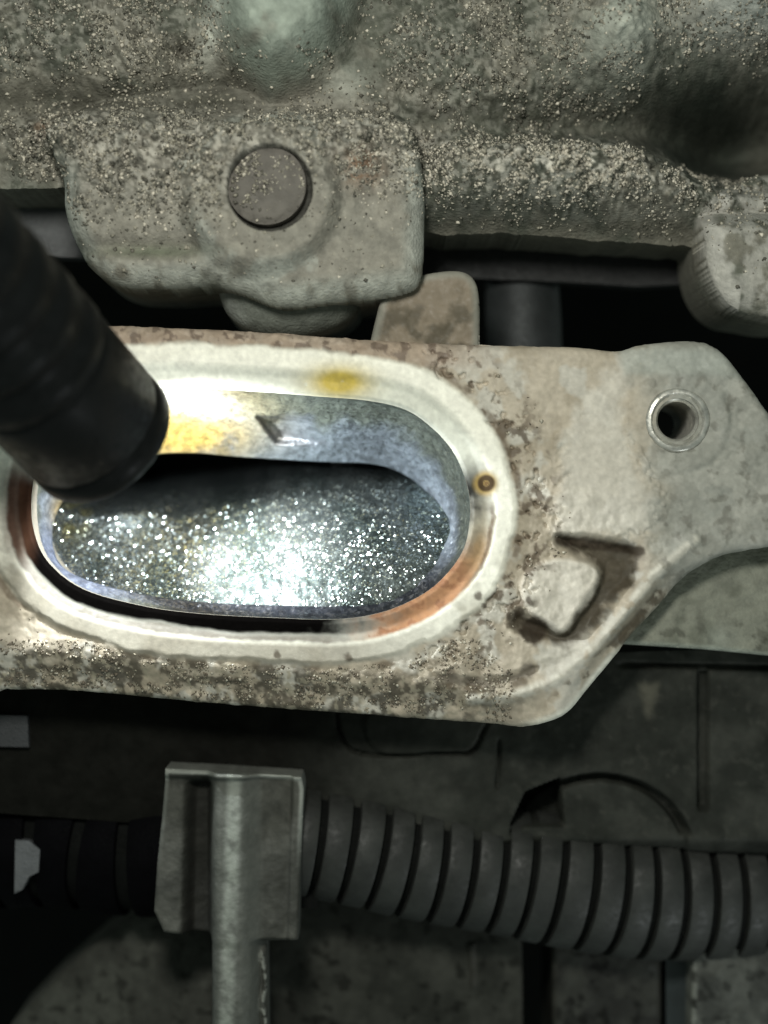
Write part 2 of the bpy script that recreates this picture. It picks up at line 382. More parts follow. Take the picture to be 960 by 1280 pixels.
# ------------------------------------------------------------------ things in the gap between casting and flange
t = thing("dark_bracket_bar", "long dark flat bar running behind the right end of the upper casting", "bar", loc=W(710, 320, -2.6))
bm_obj("bar_body", slab([(520, 255), (900, 262), (900, 352), (800, 358), (700, 352), (520, 345)], -3.0, -2.55), material("dark_green_bar", (.005, .006, .0055), rough=.7, var=.3, bump=.2), t, bevel=.05)
bmp = lathe([(.16, 0), (.16, .12), (.12, .15), (.02, .15)], 24)
bmesh.ops.transform(bmp, matrix=Matrix.Translation(Vector(W(672, 305, -2.53))), verts=bmp.verts); bm_obj("bolt_head", bmp, M_dark, t)
t = thing("short_metal_pipe", "dull grey round pipe standing in the dark gap beside the rusty tab", "pipe", loc=W(655, 395, -3.2))
bm_obj("pipe_body", sweep([W(652, 345, -3.3), W(654, 400, -3.2), W(656, 470, -3.1), W(657, 520, -3.0)], [.52, .54, .54, .54], 40), M_pipe, t)
t = thing("dark_rail", "flat bluish dark rail behind the left end of the upper casting", "rail", loc=W(40, 290, -2.2))
bm_obj("rail_body", slab([(-120, 250), (110, 252), (104, 322), (-120, 314)], -2.5, -2.1), material("rail_paint", (.05, .055, .056), rough=.5, var=.3, bump=.5), t, bevel=.05)

# rusty tab behind the flange
TAB = spline([(450, 480), (462, 430), (470, 396), (478, 372), (500, 352), (535, 341), (575, 338), (594, 350), (600, 380), (600, 430), (602, 480)])
def tab_h(X, Y, d): return -.34-rcut(d, 12)/100+.07*fbm(X, Y, 14, 4, 8)
def tab_c(X, Y, d, Z):
    c = np.zeros(X.shape+(3,))+np.array((.20, .165, .12))
    c = mix(c, (.10, .085, .06), sm(.42, .62, fbm(X, Y, 26, 4, 81))*sm(345, 400, Y))
    return mix(c, (.27, .27, .23), sm(14, 3, d)*.8)
tabt = thing("rusty_tab", "small brown rounded tab standing up behind the pale flange under the lug", "bracket tab", loc=W(535, 400, -.4))
put("tab_plate", relief("tab_plate", (440, 330, 612, 470), 2, lambda X, Y: sdf(X, Y, TAB), tab_h, tab_c, -.3, -1.2), M_flange, tabt)

# ------------------------------------------------------------------ flange with the port
HOLE = spline([(230, 484), (320, 489), (400, 495), (459, 500), (506, 511), (540, 534), (566, 563), (581, 595), (588, 623), (588, 652), (580, 687), (557, 720), (526, 745),
               (478, 766), (420, 775), (340, 773), (250, 768), (176, 758), (102, 737), (58, 703), (40, 664), (37, 620), (48, 570), (80, 525), (130, 496), (180, 485)], 6)
OUTL = spline([(-120, 395), (0, 400), (140, 405), (300, 412), (415, 420), (480, 424), (600, 430), (720, 433), (770, 438), (800, 431), (840, 426), (880, 427), (905, 440), (930, 470), (960, 512),
               (1010, 590), (1060, 640), (1010, 676), (960, 685), (905, 695), (862, 720), (830, 757), (794, 795), (767, 830), (742, 860), (716, 889), (690, 903), (655, 911), (605, 908), (480, 899), (250, 882), (100, 868), (0, 865), (-120, 862)], 4)
BOLT = (847, 525)
CH = spline([(698, 672), (735, 674), (786, 680), (803, 694), (798, 718), (772, 745), (752, 772), (728, 798), (704, 806), (668, 796), (642, 780), (652, 768), (690, 786), (706, 792), (726, 768), (746, 738), (752, 712), (738, 698), (716, 688)], 4)
CRESC = spline([(545, 842), (600, 848), (640, 843), (668, 832), (672, 838), (640, 854), (600, 860), (560, 856)], 4)
PAD = spline([(700, 672), (694, 640), (698, 590), (706, 548), (728, 505), (760, 468), (790, 462), (784, 500), (786, 548), (812, 590), (820, 640), (806, 668), (760, 676)], 4)
SPAD = spline([(652, 728), (668, 708), (700, 697), (738, 704), (752, 722), (744, 752), (724, 780), (708, 794), (680, 782), (656, 758)], 4)
def flange_dist(X, Y):
    return np.minimum(np.minimum(sdf(X, Y, OUTL)+(fbm(X, Y, 16, 3, 2)-.5)*3, -sdf(X, Y, HOLE)), -circ(X, Y, BOLT[0], BOLT[1], 27))
RIB = [(868, 676), (815, 722), (778, 770), (735, 818), (690, 852), (640, 872), (590, 876)]
def seg(X, Y, P):
    d = np.full(X.shape, 1e9)
    for (a, b), (c_, e) in zip(P, P[1:]):
        ex, ey = c_-a, e-b; t = np.clip(((X-a)*ex+(Y-b)*ey)/(ex*ex+ey*ey), 0, 1)
        d = np.minimum(d, np.hypot(X-a-t*ex, Y-b-t*ey))
    return d
def fl_parts(X, Y):
    dh = -sdf(X, Y, HOLE); do = sdf(X, Y, OUTL)
    wob = (fbm(X, Y, 40, 3, 9)-.5)*10+(fbm(X, Y, 9, 2, 10)-.5)*3
    return dh, do, wob
def fl_height(X, Y, d):
    dh, do, wob = fl_parts(X, Y)
    z = -.09*(1-sm(18, 34, dh))                                    # gasket step round the port
    z -= .05*(1-sm(0, 5, dh))
    out = sm(50, 60, dh+wob)
    crust = fbm(X, Y, 26, 4, 13)
    fine = fbm(X, Y, 8, 3, 14)
    z += out*(-.05+.07*(crust-.5)+.022*(fine-.5))
    low = sm(55, 8, do)*sm(700, 600, X)*sm(600, 700, Y)
    z -= .26*low
    z += low*(.06*(fbm(X, Y, 9, 3, 15)-.4))
    hi = sm(22, 4, do)*sm(620, 560, X)*sm(560, 500, Y)
    z += -.05*hi+hi*.06*(fine-.5)
    z += .05*sm(-9, 9, sdf(X, Y, PAD)+(fine-.5)*22+(crust-.5)*26)*sm(470, 600, Y)+.06*sm(-3, 5, sdf(X, Y, SPAD))
    z -= .20*sm(-9, 8, sdf(X, Y, CH)+(crust-.5)*10)
    z -= .05*sm(-5, 5, sdf(X, Y, CRESC)+(fine-.5)*9)
    z += .04*sm(-4, 6, circ(X, Y, BOLT[0], BOLT[1], 66+wob))
    pit = out*sm(120, 80, dh)*sm(.60, .72, fbm(X, Y, 10, 3, 16))*sm(500, 560, X)
    z -= .07*pit
    # the outer rib along the lower right corner and the slope below it
    z += .075*np.exp(-(seg(X, Y, RIB)/9)**2)
    z -= .10*sm(30, 12, do)*sm(690, 740, X)*sm(700, 740, Y)
    z -= rcut(np.maximum(do, 0), 14)/100
    sc = sm(26, 4, do)*sm(700, 740, X)*sm(690, 740, Y)
    z -= .1*sc
    return z
def fl_colour(X, Y, d, Z):
    dh, do, wob = fl_parts(X, Y)
    n = fbm(X, Y, 50, 4, 17); f = fbm(X, Y, 12, 4, 18); ff = fbm(X, Y, 5, 2, 19)
    c = np.zeros(X.shape+(3,))+np.array((.42, .37, .29))
    c = mix(c, (.33, .285, .215), sm(.42, .62, n))
    c = mix(c, (.47, .45, .39), .8*sm(.50, .62, fbm(X, Y, 34, 4, 20)))
    # pale pads
    c = mix(c, (.52, .49, .42), .85*sm(-14, 12, sdf(X, Y, PAD)+(f-.5)*26+(n-.5)*40))
    c = mix(c, (.54, .505, .43), .9*sm(-3, 6, sdf(X, Y, SPAD)+(f-.5)*8))
    # bare grey metal to the right
    g = sm(770, 850, X+(n-.5)*60-(Y-560)*.1)
    c = mix(c, (.25, .255, .225), g*.9)
    c = mix(c, (.36, .355, .31), g*.6*sm(.52, .64, fbm(X, Y, 22, 4, 21)))
    c = mix(c, (.10, .095, .075), g*.5*sm(.6, .72, fbm(X, Y, 16, 4, 22)))
    c = mix(c, (.34, .36, .32), .6*sm(-4, 8, sdf(X, Y, [(770, 430), (905, 436), (935, 475), (880, 470), (780, 470)])))
    # dirt specks between ring and pads
    sp = sm(.54, .68, f)*sm(54, 62, dh)*sm(135, 85, dh)*sm(480, 600, X)
    c = mix(c, (.10, .075, .05), .85*sp)
    c = mix(c, (.12, .09, .06), .7*sm(7, 2, np.abs(dh-62-wob))*sm(.46, .6, fbm(X, Y, 22, 3, 24)))
    # crust along the lower edge
    lo = sm(70, 45, do)*sm(720, 560, X)*sm(600, 700, Y)
    c = mix(c, (.075, .065, .048), lo*.9*sm(.36, .58, fbm(X, Y, 12, 4, 25)))
    c = mix(c, (.30, .27, .20), lo*.8*sm(.58, .70, fbm(X, Y, 6, 3, 26)))
    c = mix(c, (.37, .33, .26), .7*lo*sm(24, 10, do)*sm(560, 640, X))
    # top strip: pinkish crust
    hi = sm(40, 20, do)*sm(640, 540, X)*sm(560, 500, Y)
    c = mix(c, (.34, .265, .20), hi*.8); c = mix(c, (.14, .105, .08), hi*.8*sm(.52, .64, f))
    # channels
    c = mix(c, (.055, .045, .03), .92*sm(-8, 6, sdf(X, Y, CH)+(f-.5)*18+(n-.5)*8)); c = mix(c, (.05, .04, .03), .7*sm(-6, 4, sdf(X, Y, CRESC)+(f-.5)*14))  # shadow of the raised pads painted into the channel
    c = mix(c, (.09, .075, .05), .8*sm(14, 4, np.abs((X-690)*.66+(Y-872)*.75-6))*sm(.5, .62, fbm(X, Y, 16, 4, 27))*sm(0, 60, X-660)*sm(690, 720, Y))
    c = mix(c, (.72, .70, .60), .95*sm(12, 5, do)*sm(640, 700, X)*sm(800, 830, Y))  # rim highlight painted pale along the bevel
    rb = seg(X, Y, RIB)
    c = mix(c, (.50, .48, .41), .8*sm(10, 3, rb)*sm(.3, .5, f))
    c = mix(c, (.075, .06, .04), .85*sm(10, 3, seg(X, Y, [(826, 742), (800, 775), (765, 812)]))*sm(.35, .5, f))
    c = mix(c, (.09, .07, .045), .8*sm(8, 2, seg(X, Y, [(655, 852), (600, 862), (540, 858)]))*sm(.3, .5, f))
    # the ring
    ring = sm(60, 52, dh+wob)
    rc = np.zeros(X.shape+(3,))+np.array((.80, .785, .68))
    rc = mix(rc, (.43, .41, .33), sm(.45, .7, n)*sm(640, 760, Y))
    rc = mix(rc, (.23, .21, .165), .88*sm(690, 790, Y+(f-.5)*60+(n-.5)*60+sm(200, 0, X)*50)*sm(640, 400, X))  # lower left painted darker in place of the flashlight's shadow
    rc = mix(rc, (.55, .565, .49), .8*sm(36, 20, dh))
    c = c*(1-ring[..., None])+rc*ring[..., None]
    led = sm(31, 26, dh+(f-.5)*5)
    ang = np.arctan2(Y-635, X-330)
    # rust at the lower right, groove shade painted black at the lower left
    ru = led*sm(420, 500, X+(f-.5)*50)*sm(690, 730, Y+(X-480)*.25+(n-.5)*30)
    c = mix(c, (.36, .185, .09), ru*sm(.0, .6, n+.25)); c = mix(c, (.20, .085, .04), ru*.7*sm(.5, .64, f))
    c = mix(c, (.26, .19, .09), .7*led*G(X, Y, 600, 680, 20, 60))
    c = mix(c, (.12, .08, .04), .85*sm(4, 1, np.abs(dh-28-(f-.5)*5))*sm(560, 600, X)*sm(620, 650, Y)*sm(.4, .5, n+.1))
    shade_brown = led*sm(540, 400, X+(f-.5)*60+(Y-780)*1.0)*sm(560, 610, Y)
    c = mix(c, (.0015, .0013, .0012), shade_brown*sm(23, 15, dh+(n-.5)*12)+.0)
    c = mix(c, (.05, .035, .025), .8*shade_brown*(1-sm(23, 15, dh+(n-.5)*12)))
    c = mix(c, (.07, .032, .018), shade_brown*.8*sm(50, 20, X)*sm(720, 680, Y))
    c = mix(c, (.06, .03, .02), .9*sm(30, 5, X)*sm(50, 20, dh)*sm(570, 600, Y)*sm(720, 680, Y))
    # stains, and painted shade round the pads
    c = mix(c, (.50, .38, .07), .97*np.clip(1.3*G(X, Y, 424, 477, 36, 19), 0, 1)*sm(.2, .45, f+.15)*ring)
    q = np.hypot(X-608, Y-604)
    c = mix(c, (.36, .24, .06), .9*sm(20, 9, q)); c = mix(c, (.045, .028, .015), .96*sm(12.5, 9, q)*sm(3, 5, np.abs(q-1)+1.6))
    c = mix(c, (.10, .055, .02), .9*sm(4, 2, q))
    c = mix(c, (.02, .02, .015), .9*sm(8, 5, np.hypot(X-417, (Y-503)*1.1)))
    c = mix(c, (.045, .035, .025), .95*sm(-4, 4, circ(X, Y, 668, 789, 20)-.25*np.abs(X-668)+(f-.5)*10)+.9*sm(9, 3, seg(X, Y, [(700, 676), (750, 682), (800, 690)])+(f-.5)*8))  # shade in the pit and under the pad edge, painted
    for (a, b, rr) in ((650, 768, 6), (662, 752, 5), (598, 745, 5), (606, 758, 4), (346, 818, 4), (436, 822, 5), (446, 845, 5)):
        c = mix(c, (.06, .045, .03), .8*sm(rr+2, rr-2, np.hypot(X-a, Y-b)+(ff-.5)*5))
    return c*(.86+.28*ff)[..., None]
fl = thing("port_flange", "pale crusted metal flange with an oval port and a bolt hole at its right end", "flange", loc=W(480, 640, 0))
me = relief("flange_plate", (-110, 390, 1060, 915), 1.6, flange_dist, fl_height, fl_colour, 0, -1.5)
put("flange_plate", me, M_flange, fl)

# crumbs of dirt stuck to the flange: beyond counting
gx = rng.uniform(0, 770, 40000); gy = rng.uniform(640, 905, 40000)
pd, po = -sdf(gx, gy, HOLE), sdf(gx, gy, OUTL)
pr_ = np.where((pd > 60) & (gx < 640) & (gy > 800), .40, .0)+np.where((pd > 58) & (pd < 130), .015, 0)
kp = (rng.uniform(0, 1, 40000) < pr_*sm(.35, .6, fbm(gx, gy, 18, 3, 25))) & (po > 5)
gx, gy = gx[kp], gy[kp]
gx2 = rng.uniform(560, 720, 3000); gy2 = rng.uniform(430, 800, 3000); pd2 = -sdf(gx2, gy2, HOLE)
k2 = (pd2 > 62) & (pd2 < 120) & (rng.uniform(0, 1, 3000) < .12*sm(.5, .65, fbm(gx2, gy2, 12, 4, 18)))
gx, gy = np.r_[gx, gx2[k2]], np.r_[gy, gy2[k2]]
gz = fl_height(gx, gy, np.full(gx.shape, 20.))
r = np.minimum(rng.gamma(3.0, .0042, len(gx))+.006, .03); t = rng.uniform(0, 1, len(gx))[:, None]
cols = np.where(t < .55, np.array((.12, .10, .072)), np.where(t < .85, np.array((.26, .23, .17)), np.array((.42, .39, .31))))
o = put("dirt_crumbs", grains(gx, gy, gz, r, cols), bpy.data.materials["grit_grains"], smooth=False, kind='stuff',
        label="small brown and beige crumbs of dirt along the lower edge of the flange", cat="dirt")

# port walls: from the rim sloping in to the inner lip
LIP = [(240, 566), (300, 571), (400, 577), (456, 579), (490, 586), (522, 604), (541, 628), (553, 657), (553, 684), (540, 711), (508, 735), (466, 750), (418, 758), (340, 757), (250, 753), (180, 744), (108, 726), (72, 704), (64, 668), (72, 636), (94, 606), (130, 582), (180, 569)]
LIPS = spline(LIP, 8)
def resample(poly, n, start):
    P = np.vstack([poly, poly[:1]]); s = np.r_[0, np.cumsum(np.hypot(*np.diff(P, axis=0).T))]
    u = np.linspace(0, s[-1], n, endpoint=False)
    x = np.interp(u, s, P[:, 0]); y = np.interp(u, s, P[:, 1]); return np.stack([x, y], -1)
nT, nS = 900, 56
def by_angle(poly, n):
    # radial sampling from the long axis keeps the two outlines matched
    P = resample(poly, 4000, 0); cx = np.clip(P[:, 0], 180, 450); a = P[:, 0]*0
    L = 270; out = []
    cy = 632
    top = (P[:, 1] < cy) & (P[:, 0] >= 180) & (P[:, 0] <= 450); bot = (P[:, 1] >= cy) & (P[:, 0] >= 180) & (P[:, 0] <= 450)
    u = np.zeros(len(P)); ra = 140
    rt = P[:, 0] > 450; lf = P[:, 0] < 180
    u[top] = P[top, 0]-180
    u[rt] = L+(np.arctan2(P[rt, 1]-cy, P[rt, 0]-450)+math.pi/2)*ra
    u[bot] = L+math.pi*ra+(450-P[bot, 0])
    th = np.arctan2(P[lf, 1]-cy, P[lf, 0]-180); th = np.where(th < 0, th+2*math.pi, th)
    u[lf] = 2*L+math.pi*ra+(th-math.pi/2)*ra
    T = 2*L+2*math.pi*ra; o = np.argsort(u); u = u[o]; P = P[o]
    uu = np.linspace(0, T, n, endpoint=False)
    return np.stack([np.interp(uu, u, P[:, 0], period=T), np.interp(uu, u, P[:, 1], period=T)], -1)
H_ = by_angle(HOLE, nT); L_ = by_angle(LIPS, nT)
S = np.linspace(0, 1, nS)[:, None]
PX = H_[None, :, 0]*(1-S)+L_[None, :, 0]*S; PY = H_[None, :, 1]*(1-S)+L_[None, :, 1]*S
deep = .42+1.0*sm(720, 600, PY[-1])                                # lip depth: deep at the top, shallow at the bottom
zz = -.17-(deep[None]-.17)*(S**.8)*np.ones_like(PX)
zz -= .12*(1-sm(0, .06, S))*0
rec = sdf(PX, PY, [(322, 521), (408, 523), (414, 556), (345, 552)])
zz -= .26*sm(-5, 7, rec+4*(fbm(PX, PY, 12, 3, 99)-.5))*sm(430, 330, PX)
zz += .03*(fbm(PX*1.0, PY*1.0, 12, 4, 91)-.5)+.015*(fbm(PX, PY, 4, 2, 92)-.5)
kk = (D-zz)/D                                                      # the wall stands at its own depth
X3 = (PX-480)/100*(D+.9*0-zz*1.0)/D; Y3 = (640-PY)/100*(D-zz)/D
# at the rim it must meet the plate exactly
V = np.stack([X3, Y3, zz], -1)
V[0, :, 0] = (H_[:, 0]-480)/100; V[0, :, 1] = (640-H_[:, 1])/100; V[0, :, 2] = -.15
# beyond the lip the wall turns back up under the roof
back = V[-1].copy(); back2 = V[-1].copy()
ctr = np.array([(315-480)/100, (640-672)/100])
dirv = V[-1][:, :2]-ctr; dirv /= np.linalg.norm(dirv, axis=1)[:, None]
up = sm(690, 600, PY[-1])
b1 = V[-1].copy(); b1[:, 2] -= .10
b2 = V[-1].copy(); b2[:, :2] += dirv*.25*up[:, None]; b2[:, 2] -= .5*up+.12
b3 = V[-1].copy(); b3[:, :2] += dirv*1.6*up[:, None]; b3[:, 2] -= 2.6*up+.14
Vall = np.concatenate([V.reshape(-1, 3), b1, b2, b3])
rows = nS+3
idx = np.arange(rows*nT).reshape(rows, nT); nxt = np.roll(idx, -1, 1)
F = np.stack([idx[:-1], nxt[:-1], nxt[1:], idx[1:]], -1).reshape(-1, 4)[:, ::-1]
PXa = np.concatenate([PX, np.repeat(PX[-1:], 3, 0)]); PYa = np.concatenate([PY, np.repeat(PY[-1:], 3, 0)]); Sa = np.concatenate([S[:, 0], [1.1, 1.3, 1.5]])[:, None]*np.ones_like(PXa)
n_ = fbm(PXa, PYa, 24, 4, 93); f_ = fbm(PXa, PYa, 7, 3, 94)
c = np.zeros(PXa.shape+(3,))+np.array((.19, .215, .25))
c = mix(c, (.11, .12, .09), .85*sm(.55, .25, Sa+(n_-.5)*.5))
c = mix(c, (.68, .46, .12), .95*np.clip(1.5*G(PXa, PYa, 225, 528, 80, 45), 0, 1)*sm(.0, .42, n_)+.7*G(PXa, PYa, 80, 640, 14, 22))  # yellow torch glow painted on the upper wall
reca = sdf(PXa, PYa, [(322, 521), (408, 523), (414, 556), (345, 552)])
c = mix(c, (.85, .83, .74), .95*np.clip(1.5*G(PXa, PYa, 222, 492, 75, 20, .3), 0, 1))  # white-hot torch spot painted near the rim
c = mix(c, (.06, .07, .08), .6*sm(3, 0, np.abs(reca))*(PXa < 350))
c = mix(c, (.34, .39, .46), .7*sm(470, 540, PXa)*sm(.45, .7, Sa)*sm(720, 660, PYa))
c = mix(c, (.012, .013, .018), .95*sm(675, 730, PYa+(f_-.5)*10)*sm(110, 190, PXa-(PYa-740)*2)+.0*Sa)  # shadow on the lower wall painted as a dark band
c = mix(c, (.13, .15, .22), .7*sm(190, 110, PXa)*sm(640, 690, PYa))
c = mix(c, (.35, .38, .45), .8*sm(.12, .02, Sa)*sm(150, 110, PXa)*sm(620, 650, PYa))  # sparkle on the left rim painted pale
c *= (.8+.4*f_)[..., None]
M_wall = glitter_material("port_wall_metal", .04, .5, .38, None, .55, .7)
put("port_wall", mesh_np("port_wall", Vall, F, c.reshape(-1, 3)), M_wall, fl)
# glittering port floor, sinking away upward under the roof
FLO = spline([(180, 440), (300, 430), (450, 440), (560, 500), (600, 570), (606, 640), (590, 720), (548, 760), (474, 778), (420, 786), (340, 785), (250, 780), (170, 772), (95, 752), (45, 715), (26, 650), (36, 560), (80, 480)], 4)
def floor_d(X, Y): return sdf(X, Y, FLO)
def floor_h(X, Y, d):
    slope = np.clip((772-Y)/100, 0, 3.6)
    z = -.62-.24*slope-.34*slope**2-4.0*np.clip(slope-1.25-.45*sm(180, 420, X)-.25*(fbm(X, Y, 60, 2, 190)-.5), 0, 3)**1.6+.30*np.clip((X-350)/100, -1.6, 1.4)
    side = 1-np.clip(d/95, 0, 1)
    z = np.maximum(z, -7.5); z = -.50+(z+.50)*(1-side**2.6)
    z += .05*fbm(X, Y, 30, 3, 95)+.02*fbm(X, Y, 5, 2, 96)
    # smooth boss at the left
    z += .5*G(X, Y, 190, 610, 60, 26, -.5)
    return z
def floor_c(X, Y, d, Z):
    c = np.zeros(X.shape+(3,))+np.array((.17, .195, .19))
    c = mix(c, (.11, .135, .13), sm(.4, .62, fbm(X, Y, 40, 4, 97)))
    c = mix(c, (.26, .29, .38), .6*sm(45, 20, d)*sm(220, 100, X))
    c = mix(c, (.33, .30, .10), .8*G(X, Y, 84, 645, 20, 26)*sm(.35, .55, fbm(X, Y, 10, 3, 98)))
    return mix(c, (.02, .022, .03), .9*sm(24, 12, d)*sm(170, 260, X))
M_glit = glitter_material("port_glitter", .019, 1.1, .19, None, .95, .88)
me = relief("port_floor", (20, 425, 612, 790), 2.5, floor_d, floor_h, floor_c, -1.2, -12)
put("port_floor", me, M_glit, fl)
bm_obj("guide_boss", orient(lathe([(.02, .5), (.13, .48), (.16, .3), (.17, -1)], 24), Vector(W(428, 566, -2.9)), (0, -.35, .8)), M_dark, fl)
# droplets along the lower rim
# threaded insert in the bolt hole
bl = W(BOLT[0], BOLT[1], 0)
prof = [(.41, -.3), (.41, -.03), (.395, .01), (.37, .025), (.34, .03), (.315, .01), (.29, -.05)]
for i in range(14): prof += [(.272-.012*(i > 0), -.06-.1*i), (.235, -.11-.1*i)]
prof += [(.2, -1.6)]
bm = lathe(prof, 64)
for v in bm.verts:
    if v.co.z > -.1: v.co.z += .02*math.sin(3*math.atan2(v.co.y, v.co.x))*.5; v.co.x += random.uniform(-.003, .003)
bmesh.ops.transform(bm, matrix=Matrix.Translation((bl[0], bl[1], .0)), verts=bm.verts)
ins = bm_obj("threaded_insert", bm, M_steel, fl)

# ------------------------------------------------------------------ ledge right of the flange
LED = [(700, 660), (1080, 640), (1080, 822), (962, 820), (880, 812), (786, 806), (700, 800)]
def led_h(X, Y, d): return -.75-rcut(d, 8)/100+.06*fbm(X, Y, 30, 4, 101)
def led_c(X, Y, d, Z):
    c = np.zeros(X.shape+(3,))+np.array((.125, .13, .10))
    c = mix(c, (.19, .195, .155), sm(.45, .62, fbm(X, Y, 40, 4, 102)))
    c = mix(c, (.06, .06, .045), .8*sm(.56, .7, fbm(X, Y, 12, 4, 103))*sm(740, 810, Y))
    return mix(c, (.26, .28, .235), .8*sm(8, 2, d)+.6*G(X, Y, 900, 800, 18, 16))
t = thing("casting_ledge", "grey green flat casting ledge below the bolt hole corner of the flange", "casting", loc=W(880, 750, -.8))
put("ledge_body", relief("ledge_body", (700, 650, 1080, 825), 2.5, lambda X, Y: sdf(X, Y, LED), led_h, led_c, -.75, -1.7), M_cast, t)

# ------------------------------------------------------------------ plastic cover under the flange
COV = np.array([(-120, 850), (560, 820), (1100, 800), (1100, 1090), (-120, 1000)])
def cov_h(X, Y, d):
    z = np.full(X.shape, -1.55)
    z -= 1.2*sm(620, 420, X)*sm(880, 960, Y)*0
    z -= .18*sm(5, 2, np.abs(X-(872-(Y-900)*.0))-3)*sm(832, 838, Y)*sm(1010, 1000, Y)
    z -= .14*sm(4, 1, np.abs(Y-(828+(X-800)*.02)))*sm(760, 790, X)
    z += .05*sm(-2, 2, sdf(X, Y, spline([(470, 880), (605, 880), (598, 912), (584, 932), (560, 934), (470, 932)], 5)))
    z -= .10*sm(3, 1, np.abs(sdf(X, Y, spline([(440, 860), (608, 860), (600, 912), (586, 934), (560, 936), (440, 932)], 5))))
    z -= .10*sm(3, 1, np.abs(X-620+(Y-960)*.05))*sm(985, 975, Y)*sm(915, 925, Y)
    arc = np.hypot((X-745)/1.12, Y-1064)
    z += .16*sm(98, 104, arc)*0
    z -= .22*sm(7, 3, np.abs(arc-98))*sm(1040, 1030, Y)
    z -= .10*sm(100, 96, arc)
    z -= .7*sm(-2, 2, sdf(X, Y, [(655, 985), (696, 968), (700, 1026), (636, 1026)]))
    z += .04*fbm(X, Y, 40, 4, 111)+.02*fbm(X, Y, 9, 3, 112)
    z -= .8*sm(1040, 1085, Y)
    return z
def cov_c(X, Y, d, Z):
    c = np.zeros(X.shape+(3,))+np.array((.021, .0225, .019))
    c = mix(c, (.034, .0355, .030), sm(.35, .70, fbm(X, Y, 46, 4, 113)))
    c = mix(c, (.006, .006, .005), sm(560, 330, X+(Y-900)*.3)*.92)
    c = mix(c, (.05, .05, .042), .35*sm(.60, .8, fbm(X, Y, 9, 3, 114))*sm(560, 680, X))
    c = mix(c, (.08, .077, .058), .7*sm(-6, 5, sdf(X, Y, [(793, 852), (816, 850), (812, 876), (805, 893), (800, 880)])+(fbm(X, Y, 8, 3, 115)-.5)*8))
    return c
t = thing("plastic_cover", "dark grey plastic cover panel with shallow grooves below the flange", "cover", loc=W(640, 950, -2))
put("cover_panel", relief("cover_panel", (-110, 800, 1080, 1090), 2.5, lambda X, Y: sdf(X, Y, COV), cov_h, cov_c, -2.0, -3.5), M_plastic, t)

# ------------------------------------------------------------------ lower blocks
def slab_relief(name, poly, z, bottom, base, alt, edge, mat, parent, tilt=(0, 0), step=3, seed=1, R=5, z_amp=.05):
    poly = np.array(poly, float); x0, y0 = poly.min(0); x1, y1 = poly.max(0); cx, cy = (x0+x1)/2, (y0+y1)/2
    def hh(X, Y, d): return z+tilt[0]*(X-cx)/100+tilt[1]*(Y-cy)/100-rcut(d, R)/100+z_amp*(fbm(X, Y, 30, 4, seed)-.5)
    def cc(X, Y, d, Z):
        c = np.zeros(X.shape+(3,))+np.array(base); c = mix(c, alt, sm(.42, .62, fbm(X, Y, 34, 4, seed+1)))
        c = mix(c, [v*.35 for v in base], .7*sm(.6, .72, fbm(X, Y, 14, 4, seed+2)))
        return mix(c, edge, .8*sm(7, 2, d)*sm(.35, .5, fbm(X, Y, 10, 2, seed+3)))
    return put(name, relief(name, (x0, y0, x1, y1), step, lambda X, Y: sdf(X, Y, poly), hh, cc, z, bottom), mat, parent)
t = thing("lower_casting", "dark grey rough casting between the clip stem and the black slot", "casting", loc=W(500, 1220, -2.6))
slab_relief("casting_block", [(320, 1090), (652, 1090), (655, 1340), (300, 1340)], -2.6, -4.5, (.024, .025, .021), (.036, .037, .031), (.025, .025, .021), M_plastic, t, seed=121)
slab_relief("raised_seam", [(585, 1180), (596, 1178), (598, 1236), (588, 1240)], -2.55, -2.75, (.03, .03, .025), (.03, .03, .026), (.04, .04, .034), M_plastic, t, seed=125, step=2)
t = thing("lower_block", "dark grey block under the corrugated conduit, just right of the black slot", "casting", loc=W(760, 1230, -2.6))
slab_relief("block_body", [(690, 1150), (828, 1150), (828, 1340), (690, 1340)], -2.6, -4.5, (.021, .0215, .019), (.032, .033, .028), (.025, .025, .021), M_plastic, t, seed=131, tilt=(-.15, 0))
t = thing("blue_strip", "narrow dark bluish strip between the lower block and the paler slab", "strip", loc=W(846, 1240, -2.8))
bm_obj("strip_body", slab([(832, 1160), (868, 1160), (866, 1340), (834, 1340)], -4, -2.75), material("strip_metal", (.02, .027, .028), rough=.5, var=.3, bump=.3), t, bevel=.04)
t = thing("bright_edged_slab", "rough grey slab with a bright left edge in the bottom right corner", "slab", loc=W(920, 1240, -2.3))
slab_relief("slab_body", [(866, 1188), (900, 1182), (1080, 1178), (1080, 1340), (864, 1340)], -2.2, -4, (.04, .042, .037), (.065, .068, .059), (.22, .23, .2), M_cast, t, seed=141, z_amp=.12, R=6)
t = thing("sloped_casting", "dull grey sloped casting in the bottom left corner", "casting", loc=W(120, 1250, -2.6))
slab_relief("sloped_face", [(2, 1345), (10, 1285), (60, 1232), (120, 1180), (200, 1125), (275, 1110), (275, 1345)], -2.7, -4.5, (.040, .041, .035), (.056, .058, .049), (.05, .05, .042), M_cast, t, tilt=(.2, .3), seed=151, R=14)

